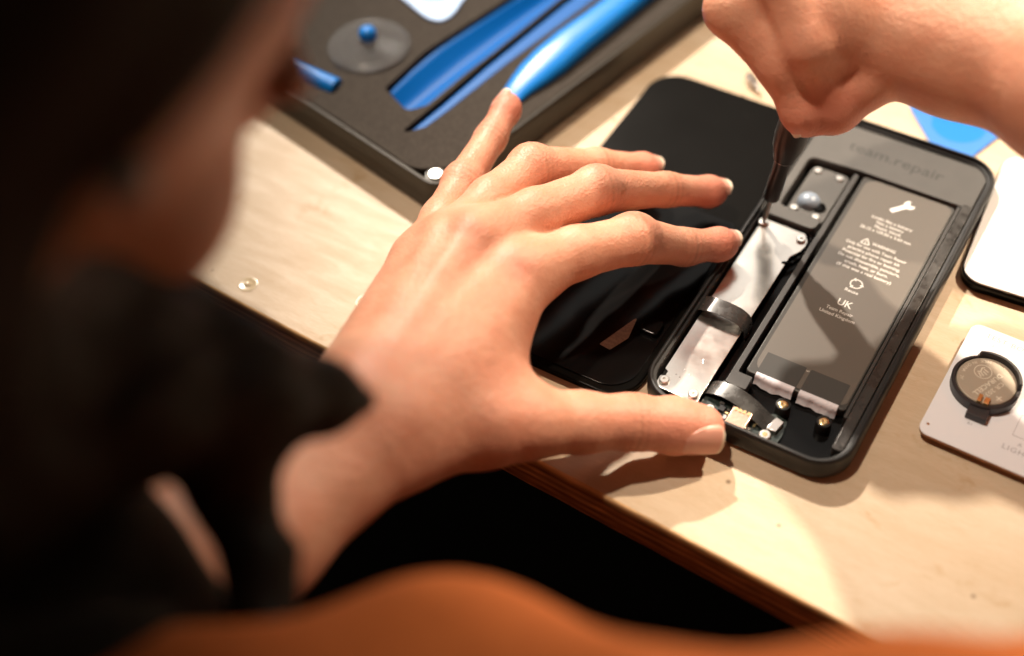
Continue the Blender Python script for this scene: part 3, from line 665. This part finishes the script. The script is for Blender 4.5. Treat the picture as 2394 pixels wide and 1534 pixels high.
cc = thing('coin_battery', 'round champagne coloured coin cell sitting in the holder of the test board', 'coin cell', (HC[0], HC[1], 6))
CC = (101.9, 60.6); cdisc = lathe('cell_can', [(9.4, 0), (9.8, .4), (10.0, 1.0), (10.0, 2.7), (9.85, 3.05), (9.6, 3.2), (.05, 3.2)], (*CC, 5.6), MT['coin'], cc, n=96, angle=12)
I_ = []; ta = -113.7; dv = np.array([math.cos(math.radians(ta)), math.sin(math.radians(ta))]); uv = np.array([-dv[1], dv[0]])
def ctext(b, s, t, size, wd=None, a=0, bold=0):
    v, f = text_mesh(b, size, width=wd, bold=bold); p = np.array(CC) + dv * s + uv * t; I_.append((v, f, tuple(p), ta + a))
ctext('DURACELL', 1.0, 1.2, 2.5, 13.2, 0, .04); ctext('CR 2032', 1.5, 4.0, 2.3, 9.5); ctext('+', 2.6, 7.3, 5.0)
for i, ch_ in enumerate('MADE IN CHINA  3V'):
    ph_ = math.radians(-100 - 34 + (i) * 6.2 - 10); s, t = 8.3 * math.cos(ph_), 8.3 * math.sin(ph_)
    if ch_ != ' ': ctext(ch_, s, t, 1.6, None, math.degrees(ph_) + 90)
cl = np.array(CC) - dv * 1.8 - uv * 3.4
v, f = stroke(circ(0, 0, 2.9, 30), .28, True); I_.append((v, f, tuple(cl), 0))
for q in (-.9, 0, .9, 1.6): v, f = stroke([(q - .2, -.2 - abs(q) * .3), (q * 1.3, 1.7 - abs(q) * .4)], .42); I_.append((v, f, tuple(cl), ta))
v, f = stroke([(-1.8, -.8), (-.9, -1.3), (.4, -.6), (1.4, -1.2)], .5); I_.append((v, f, tuple(cl), ta))
prints('stamped_lettering', I_, 8.815, MT['emboss'], cdisc)
# ================================================================== screwdriver
ax0 = np.array([5.1, 94.9, 6.9]); axd = np.array([4.9, 2.1, 43.1]); axd /= np.linalg.norm(axd)
sd = thing('precision_screwdriver', 'slim black precision screwdriver standing upright on the loose screw, gripped by the right hand', 'screwdriver', tuple(ax0))
lathe('bit_shaft', [(.35, 0), (.6, .8), (.95, 1.6), (1.0, 16)], ax0, MT['steeldark'], sd, axis=axd, n=16)
lathe('collar', [(1.2, 12.6), (2.9, 12.8), (3.15, 13.4), (3.15, 20), (3.05, 27), (3.2, 31), (3.5, 32.5), (2.9, 32.6)], ax0, MT['sdblack'], sd, axis=axd)
prof = [(3.4, 32.7), (4.1, 33.0), (4.4, 35), (5.6, 39), (6.0, 44), (5.8, 60), (5.0, 66), (5.0, 88), (5.8, 91), (5.8, 95), (5.2, 96)]
lathe('handle', prof, ax0, MT['sdblack'], sd, axis=axd)
lathe('grip_ring', [(3.45, 32.2), (3.6, 32.35), (3.6, 32.9), (3.45, 33.0)], ax0, MT['steeldark'], sd, axis=axd)

# ================================================================== person
person = thing('person', 'person with dark hair and orange shirt leaning in, holding phone and screwdriver', 'person', (-20, -300, -760))
f4 = lambda p, r: (*p, r)
# ---- left hand (joint positions x,y,z and radius)
IND = [(-43.0, 1.5, 42.5, 10.2), (-33.5, 19.5, 40.5, 8.8), (-21.9, 39.5, 34.5, 8.5), (-9.9, 57.0, 20.5, 6.4), (-1.6, 69.0, 15.0, 5.7), (-.2, 71.0, 14.0, 4.9)]
MID = [(-61.0, 1.0, 49.0, 10.2), (-52.0, 24.0, 46.0, 8.6), (-41.5, 49.0, 40.5, 8.3), (-27.0, 75.6, 25.0, 6.1), (-16.0, 90.6, 16.2, 5.5), (-14.6, 92.6, 15.2, 4.8)]
RIN = [(-70.6, -3.0, 46.0, 9.2), (-69.6, 24, 44.5, 7.8), (-67.2, 47.8, 41.0, 7.8), (-53.6, 72.4, 28.0, 5.9), (-43.2, 89.2, 17.4, 5.2), (-41.8, 91.2, 16.2, 4.6)]
PIN = [(-77.6, -10.0, 41.5, 8.2), (-82.6, 12, 39.5, 6.8), (-86.7, 31.9, 37.5, 6.7), (-90.6, 58.0, 36.5, 5.7), (-93.0, 73.4, 37.4, 5.1), (-93.4, 75.4, 37.7, 4.7)]
THU = [(-40.6, -69.4, 38.0, 13.5), (-27.5, -53.5, 33, 12.4), (-15.8, -40.7, 27.5, 10.6), (-4.5, -29.4, 21.5, 9.0), (8.2, -18.0, 16.6, 8.3), (20.4, -9.8, 12.8, 8.1), (27.2, -5.6, 10.8, 7.5)]
WR1, WR2 = (-53.7, -77.5, 49.0), (-43.5, -88.0, 46.0)
def left_hand(P):
    palm = rcone(P, (-64.4, -63.1, 45.5), PIN[0][:3], 12.3, 8.4)
    palm = smin(palm, rcone(P, (-57.0, -66.0, 48.5), RIN[0][:3], 13, 9.9), 7)
    palm = smin(palm, rcone(P, (-50.5, -69.0, 49.0), MID[0][:3], 13, 10.4), 7)
    palm = smin(palm, rcone(P, (-44.6, -71.0, 46.5), IND[0][:3], 13, 10.6), 7)
    palm = smin(palm, rcone(P, (-60, -40, 37), (-69, -10, 36), 11, 8), 9)
    palm = smin(palm, rcone(P, (-52, -40, 38), (-56, -4, 38), 13, 9.5), 9)
    arm = smin(rcone(P, WR1, (-65, -119, 50), 14.0, 14.5), rcone(P, WR2, (-53, -129, 48), 13.2, 14.5), 12)
    arm = smin(arm, rcone(P, (-65, -119, 50), (-88, -180, 58), 14.5, 22), 12)
    arm = smin(arm, rcone(P, (-53, -129, 48), (-78, -190, 56), 14.5, 23), 12)
    palm = smin(palm, arm, 16)
    th = chain(P, THU, 4)
    th = smin(th, rcone(P, (-43.0, -20, 35.5), (-33.0, -37.0, 32), 10.5, 10.5), 12)
    th = smin(th, rcone(P, (-45, -42, 40), (-27, -46, 30), 13, 9.5), 12)
    th = smin(th, sph(P, (18.5, -10.6, 13.2), 8.0), 3)
    d = smin(palm, th, 13)
    out = d
    for F, kk in ((IND, 9), (MID, 8), (RIN, 8), (PIN, 7)):
        f = chain(P, F, 3.5)
        # knuckle and pad fullness
        f = smin(f, sph(P, np.array(F[2][:3]) + UPZ * .9, F[2][3] * .96), 3)
        out = np.minimum(out, smin(d, f, kk)) if out is d else smin(out, smin(d, f, kk), 1.2)
    # raised tendons over the back of the hand, knuckle heads
    for a, b in (((-53, -62, 58.5), (-60.3, -3, 58.2)), ((-59, -58, 57.0), (-70, -8, 54.8)), ((-47, -62, 57.5), (-45, -4, 52.2))):
        out = smin(out, rcone(P, a, b, 1.2, 2.0), 7)
    for c, r in (((-43.6, -.5, 46.5), 7.8), ((-60.4, -2, 53.0), 7.6), ((-70.6, -5, 49.6), 6.4)): out = smin(out, sph(P, c, r), 4)
    # creases: shallow rings at the joints
    for F, idx, amp in ((IND, (2, 3), .34), (MID, (2, 3), .34), (RIN, (2, 3), .32), (PIN, (2, 3), .4), (THU, (4,), .4)):
        for i in idx:
            c = np.array(F[i][:3]); t = np.array(F[i + 1][:3]) - np.array(F[i - 1][:3]); t /= np.linalg.norm(t)
            s = (P - c) @ t.astype('f'); near = np.exp(-(((P - c) ** 2).sum(1)) / (2 * 9.5 ** 2))
            out = out + amp * near * (np.exp(-(s / .7) ** 2) + .8 * np.exp(-((s - 2.2) / .6) ** 2) + .7 * np.exp(-((s + 2.4) / .6) ** 2) + .5 * np.exp(-((s + 4.6) / .6) ** 2))
    return out
UPZ = np.array([-.2, .25, .95])
# ---- right hand
RI = [(4.6, 122.1, 104.0, 11.5), (-16.4, 96.0, 96.0, 9.0), (4.4, 93.2, 83.0, 8.4), (15.0, 90.6, 69.0, 7.4), (16.2, 91.0, 66.5, 6.8)]
RM_ = [(10, 133, 104, 11.5), (-4.0, 104, 108.0, 9.4), (11.9, 95.1, 93.0, 9.0), (20.8, 96.0, 75.0, 7.4), (21.8, 95.5, 72.0, 6.6)]
RT = [(50, 121.2, 88, 14), (37.0, 112.4, 87.0, 11.2), (30.4, 103.8, 78.0, 8.9), (24.5, 96.2, 69.5, 7.6), (22.6, 94.9, 67.0, 6.8)]
RR = [(22, 142, 100, 11), (10, 124, 102, 9), (22, 112, 88, 8.2), (28, 110, 76, 6.8)]
RP = [(34, 148, 92, 10), (26, 136, 88, 8), (34, 124, 78, 7), (36, 118, 74, 6)]
def right_hand(P):
    palm = rcone(P, (54, 124, 92), (8, 122, 102), 16, 13)
    palm = smin(palm, rcone(P, (56, 132, 92), (14, 137, 100), 15, 13), 8)
    palm = smin(palm, rcone(P, (30, 112, 92), (12, 104, 94), 12, 10), 10)
    palm = smin(palm, rcone(P, (58, 138, 90), (32, 146, 92), 14, 11), 8)
    palm = smin(palm, rcone(P, (52, 118, 88), (30, 126, 78), 15, 12), 10)
    palm = smin(palm, sph(P, (15, 110, 99), 13), 6)
    arm = smin(rcone(P, (56, 127, 93), (99, 117, 101), 17, 21), rcone(P, (56, 118, 90), (99, 106, 97), 15, 20), 14)
    arm = smin(arm, rcone(P, (99, 117, 101), (158, 92, 113), 21, 28), 14)
    arm = smin(arm, rcone(P, (99, 106, 97), (158, 82, 110), 20, 27), 14)
    arm = smin(arm, rcone(P, (158, 87, 112), (262, 20, 126), 29, 34), 14)
    d = smin(palm, arm, 16); out = d
    for F in (RI, RM_, RR, RP, RT):
        f = chain(P, F, 4); out = smin(out, smin(d, f, 8), 3.0)
    return out
# ---- head, neck, upper arms
FW = np.array([.07, .70, -.70]); FW /= np.linalg.norm(FW); UH = np.array([0, 0, 1]) - FW * FW[2]; UH /= np.linalg.norm(UH); RH = np.cross(FW, UH); _a = math.radians(20); UH = UH * math.cos(_a) + RH * math.sin(_a); RH = np.cross(FW, UH)
HCEN = np.array([-93.0, -143.0, 253.0]); HA = np.array([RH, FW, UH])
def hp(r, f, u): return HCEN + RH * r + FW * f + UH * u
def head(P):
    d = ell(P, hp(0, -8, 22), HA, (75, 92, 88))
    d = smin(d, ell(P, hp(0, 30, -32), HA, (60, 62, 66)), 25)
    d = smin(d, rcone(P, hp(0, 66, -78), hp(0, 40, -60), 18, 40), 25)
    d = smin(d, rcone(P, hp(0, 97, -8), hp(0, 108, -32), 7, 11), 10)      # nose
    for s in (1, -1):
        d = smin(d, sph(P, hp(s * 38, 66, -26), 24), 18)                   # cheeks
        d = smax(d, -sph(P, hp(s * 30, 100, 2), 13), 10)                   # eye sockets
        d = smin(d, sph(P, hp(s * 30, 82, 2), 12), 3)                      # eyes
        e = ell(P, hp(s * 76, -6, -8), HA, (6, 18, 30)); e = smax(e, -ell(P, hp(s * 82, -4, -4), HA, (5, 11, 20)), 3)
        d = smin(d, e, 4)
        d = smin(d, sph(P, hp(s * 75, 2, -36), 7), 4)
        d = smin(d, rcone(P, hp(s * 22, 92, 16), hp(s * 45, 80, 14), 6, 5), 8)  # brows
    d = smin(d, rcone(P, hp(-16, 93, -52), hp(16, 93, -52), 6, 6), 6)      # lips
    d = smin(d, rcone(P, hp(0, -30, -50), (-70, -275, 150), 52, 58), 30)
    return d
SHR = (20., -215., 104.); SHL = (-190., -300., 120.); ELR = (268., 6., 118.); ELL_ = (-64, -300, 72)
def torso(P):
    d = head(P)
    d = smin(d, rcone(P, (-70, -290, 120), SHR, 55, 42), 30)
    d = smin(d, rcone(P, (-70, -290, 120), SHL, 55, 42), 30)
    d = smin(d, chain(P, [(*SHR, 38), (132, -164, 120, 36), (*ELR, 31)], 10), 20)
    d = smin(d, rcone(P, SHL, (-110, -330, 40), 40, 32), 20)
    d = smin(d, rcone(P, (-110, -330, 40), (-83, -185, 57), 31, 25), 20)
    d = smin(d, rcone(P, (-60, -330, 90), (-60, -350, -200), 95, 100), 40)
    return d
Vs = []; Fs = []; n0 = 0
def addsurf(fn, lo, hi, h):
    global n0
    V, F = surface(fn, lo, hi, h); Vs.append(V); Fs.append(F + n0); n0 += len(V)
t1 = time.time()
addsurf(left_hand, (-115, -186, 0), (45, 105, 82), .8)
print('left hand', n0, time.time() - t1)
addsurf(right_hand, (-45, 60, 35), (215, 175, 145), 1.1)
addsurf(torso, (-310, -480, -150), (330, 60, 360), 4.0)
print('body', n0, time.time() - t1)
V = np.concatenate(Vs); F = np.concatenate(Fs)
red = np.zeros(len(V)); cre = np.zeros(len(V))
def spot(c, r, a):
    global red; red = np.maximum(red, a * np.exp(-((V - np.array(c)) ** 2).sum(1) / (2 * r * r)))
for Fg in (IND, MID, RIN, PIN, THU, RI, RM_, RT):
    spot(Fg[-1][:3], 10.5, .62); spot(Fg[2][:3], 7, .3)
spot((-60.5, -5, 58), 4.2, .62); spot((-57, -9, 57), 5, .3); spot((-41, -6, 55), 4.6, .42); spot((-30, -50, 30), 15, .35); spot((2, -22, 18), 12, .3)
spot((20, -10, 16), 12, .45); spot((-38, -75, 40), 16, .25)
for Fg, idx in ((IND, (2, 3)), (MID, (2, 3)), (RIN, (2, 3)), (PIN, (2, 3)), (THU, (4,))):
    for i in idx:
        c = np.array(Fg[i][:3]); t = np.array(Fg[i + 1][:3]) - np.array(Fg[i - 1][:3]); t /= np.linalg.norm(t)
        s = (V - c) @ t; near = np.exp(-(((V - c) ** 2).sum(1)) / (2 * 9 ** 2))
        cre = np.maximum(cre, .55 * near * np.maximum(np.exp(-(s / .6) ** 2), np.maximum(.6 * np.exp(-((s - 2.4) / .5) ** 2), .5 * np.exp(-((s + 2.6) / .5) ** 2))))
body = body_mesh('body', V, F, MT['skin'], person, {'red': red, 'crease': cre, 'tan': (V[:, 2] > 135).astype(float)})  # last attribute marks the high skin that gets painted shade
# ---- nails
def nail(Fg, N, wd, ln, back=0.0, lift=0.45, free=.2, rs=1.0, taper=.8):
    a = np.array(Fg[-2][:3]); b = np.array(Fg[-1][:3]); t = b - np.array(Fg[-3][:3]); t /= np.linalg.norm(t)
    N = np.array(N, float); N -= t * (N @ t); N /= np.linalg.norm(N); X = np.cross(t, N); r = Fg[-1][3] * rs
    top = []; bot = []; nu, nv = 11, 14
    for j in range(nv):
        v = j / (nv - 1); ww = wd * (math.sin(math.pi * min(1, .42 + v * .9) * .5) if v < .64 else 1.0) * (1 - .30 * max(0, (v - .86) / .14) ** 2)
        if v < .12: ww *= .72 + .28 * math.sqrt(v / .12)
        for i in range(nu):
            u = (i / (nu - 1) * 2 - 1); x = u * ww / 2; dz = r - math.sqrt(max(r * r * 1.05 - x * x, 0)) * .98
            p = b + t * (back + (v - .78) * ln - .35 * (u * u) * (1 if v > .8 else 0)) + X * x + N * (r + lift - dz * .95 - max(0, v - .5) * .9 - (0.25 if v < .1 else 0) + (1 - v) * taper)
            top.append(p); bot.append(p - N * .9)
    Vn = top + bot; n = len(top); Fn = []; mi = []
    for j in range(nv - 1):
        for i in range(nu - 1):
            q = j * nu + i; Fn.append((q, q + 1, q + 1 + nu, q + nu)); mi.append(1 if j / (nv - 1) > 1 - free else 0)
            Fn.append((n + q, n + q + nu, n + q + 1 + nu, n + q + 1)); mi.append(1 if j / (nv - 1) > 1 - free else 0)
    for i in range(nu - 1):
        for j0 in (0, nv - 1): q = j0 * nu + i; Fn.append((q, n + q, n + q + 1, q + 1)); mi.append(1 if j0 else 0)
    for j in range(nv - 1):
        for i0 in (0, nu - 1): q = j * nu + i0; Fn.append((q, q + nu, n + q + nu, n + q)); mi.append(1 if j / (nv - 1) > 1 - free else 0)
    o = mesh('fingernail', Vn, Fn, [MT['nail'], MT['nailtip']], person, True, angle=50)
    for p, k in zip(o.data.polygons, mi): p.material_index = k
NU = UP * .84 + BACK * .58
nail(IND, NU, 9.4, 11.5, 2.6); nail(MID, NU, 9.4, 11.5, 2.8); nail(RIN, NU, 8.8, 11, 2.6)
nail(PIN, -RIGHT * .80 + BACK * .55, 7.4, 10, 2.8)
nail(THU, BACK * .80 - UP * .60, 12.4, 13.5, 3.4, lift=.7, free=.12, taper=1.9)
nail(RI, -RIGHT * .95 + BACK * .1 - UP * .1, 9.5, 11, 2.0)
# ---- hair
def hair(P):
    d = ell(P, hp(0, -14, 30), HA, (86, 100, 92))
    q = P - HCEN; f = q @ FW.astype('f'); u = q @ UH.astype('f'); r = q @ RH.astype('f')
    d = smax(d, (f * 1.0 - u * .12 - 2), 8)
    for s in (1, -1):
        pass
    # long hair falling at the back and left side, and in front of the shoulder
    d = smin(d, rcone(P, hp(30, -60, 0), (-72, -262, 150), 52, 46), 25)
    d = smin(d, rcone(P, hp(-40, -50, 0), (-150, -240, 120), 55, 50), 25)
    d = smin(d, rcone(P, hp(40, -30, -20), (-56, -190, 172), 30, 22), 25)
    lk = chain(P, [(-52, -196, 168, 20), (-44, -160, 158, 17), (-34, -138, 141, 15), (-24, -121, 128, 8), (-17, -113, 122, 2.5)], 8)
    lk = smin(lk, chain(P, [(-36, -138, 143, 12), (-32, -146, 134, 10), (-27, -152, 126, 8), (-14, -160, 118, 7), (-2, -178, 112, 8), (8, -196, 106, 9)], 8), 8)
    d = smin(d, lk, 10)
    d = smin(d, rcone(P, hp(40, -20, -30), (-62, -146, 156), 34, 23), 20)
    pass
    ang = np.arctan2(r, f + 1e-3)
    return d + .7 * np.sin(r * .55 + 2.2 * np.sin(u * .05)) * np.cos(f * .21)
V, F = surface(hair, (-230, -330, 80), (40, -40, 360), 3.0)
body_mesh('hair', V, F, MT['hair'], person)
lathe('earring', [(.1, -4.2), (2.6, -3.4), (4.2, -1), (4.2, 1), (2.6, 3.4), (.1, 4.2)], (-14.0, -161.5, 237.3), MT['pearl'], person, n=24, angle=70)
# ---- clothing
def shirt(P):
    d = rcone(P, (-70, -300, 110), SHR, 62, 48)
    d = smin(d, rcone(P, (-70, -300, 110), SHL, 62, 48), 30)
    d = smin(d, chain(P, [(*SHR, 40), (88, -178, 122, 38), (131, -158, 127, 40), (225, -84, 108, 42)], 10), 25)
    d = smin(d, sph(P, (43, -174, 100), 42), 18)
    d = smin(d, rcone(P, SHL, (-130, -325, 60), 48, 44), 25)
    d = smin(d, rcone(P, (-60, -330, 90), (-60, -350, -160), 106, 112), 40)
    e = np.array([213., -90., 112.]); ed = np.array([.66, .75, 0]); s = (P - e.astype('f')) @ ed.astype('f'); d = smax(d, s, 3)
    d = d + 1.6 * np.sin(P[:, 0] * .06 + .05 * P[:, 1]) * np.sin(P[:, 1] * .045 - P[:, 2] * .05)
    return d
V, F = surface(shirt, (-310, -500, -150), (330, 60, 220), 4.0)
body_mesh('shirt', V, F, MT['orange'], person)
def vest_shape(P, d, a):
    v = smin(smax(d, a, 6), rcone(P, (-130, -290, 110), (-62, -215, 108), 62, 34), 12)
    return smin(v, chain(P, [(-90, -230, 120, 40), (-64, -178, 110, 24), (-52, -172, 98, 17), (-34, -178, 92, 16), (-20, -196, 92, 18)], 8), 14)
def strap(P):
    d = shirt(P) - 5
    a = rcone(P, (-150, -290, 150), (-42, -205, 128), 80, 34)
    return smin(smax(d, a, 6), rcone(P, (-130, -290, 110), (-62, -215, 108), 62, 34), 12) if False else vest_shape(P, d, a)
V, F = surface(strap, (-310, -460, 40), (80, -100, 240), 3.5)
body_mesh('vest_strap', V, F, MT['olive'], person)
print('script time', time.time() - T0)
SC.render.film_transparent = False
SC.cycles.use_denoising = True
SC.cycles.max_bounces = 8
SC.cycles.sample_clamp_indirect = 6
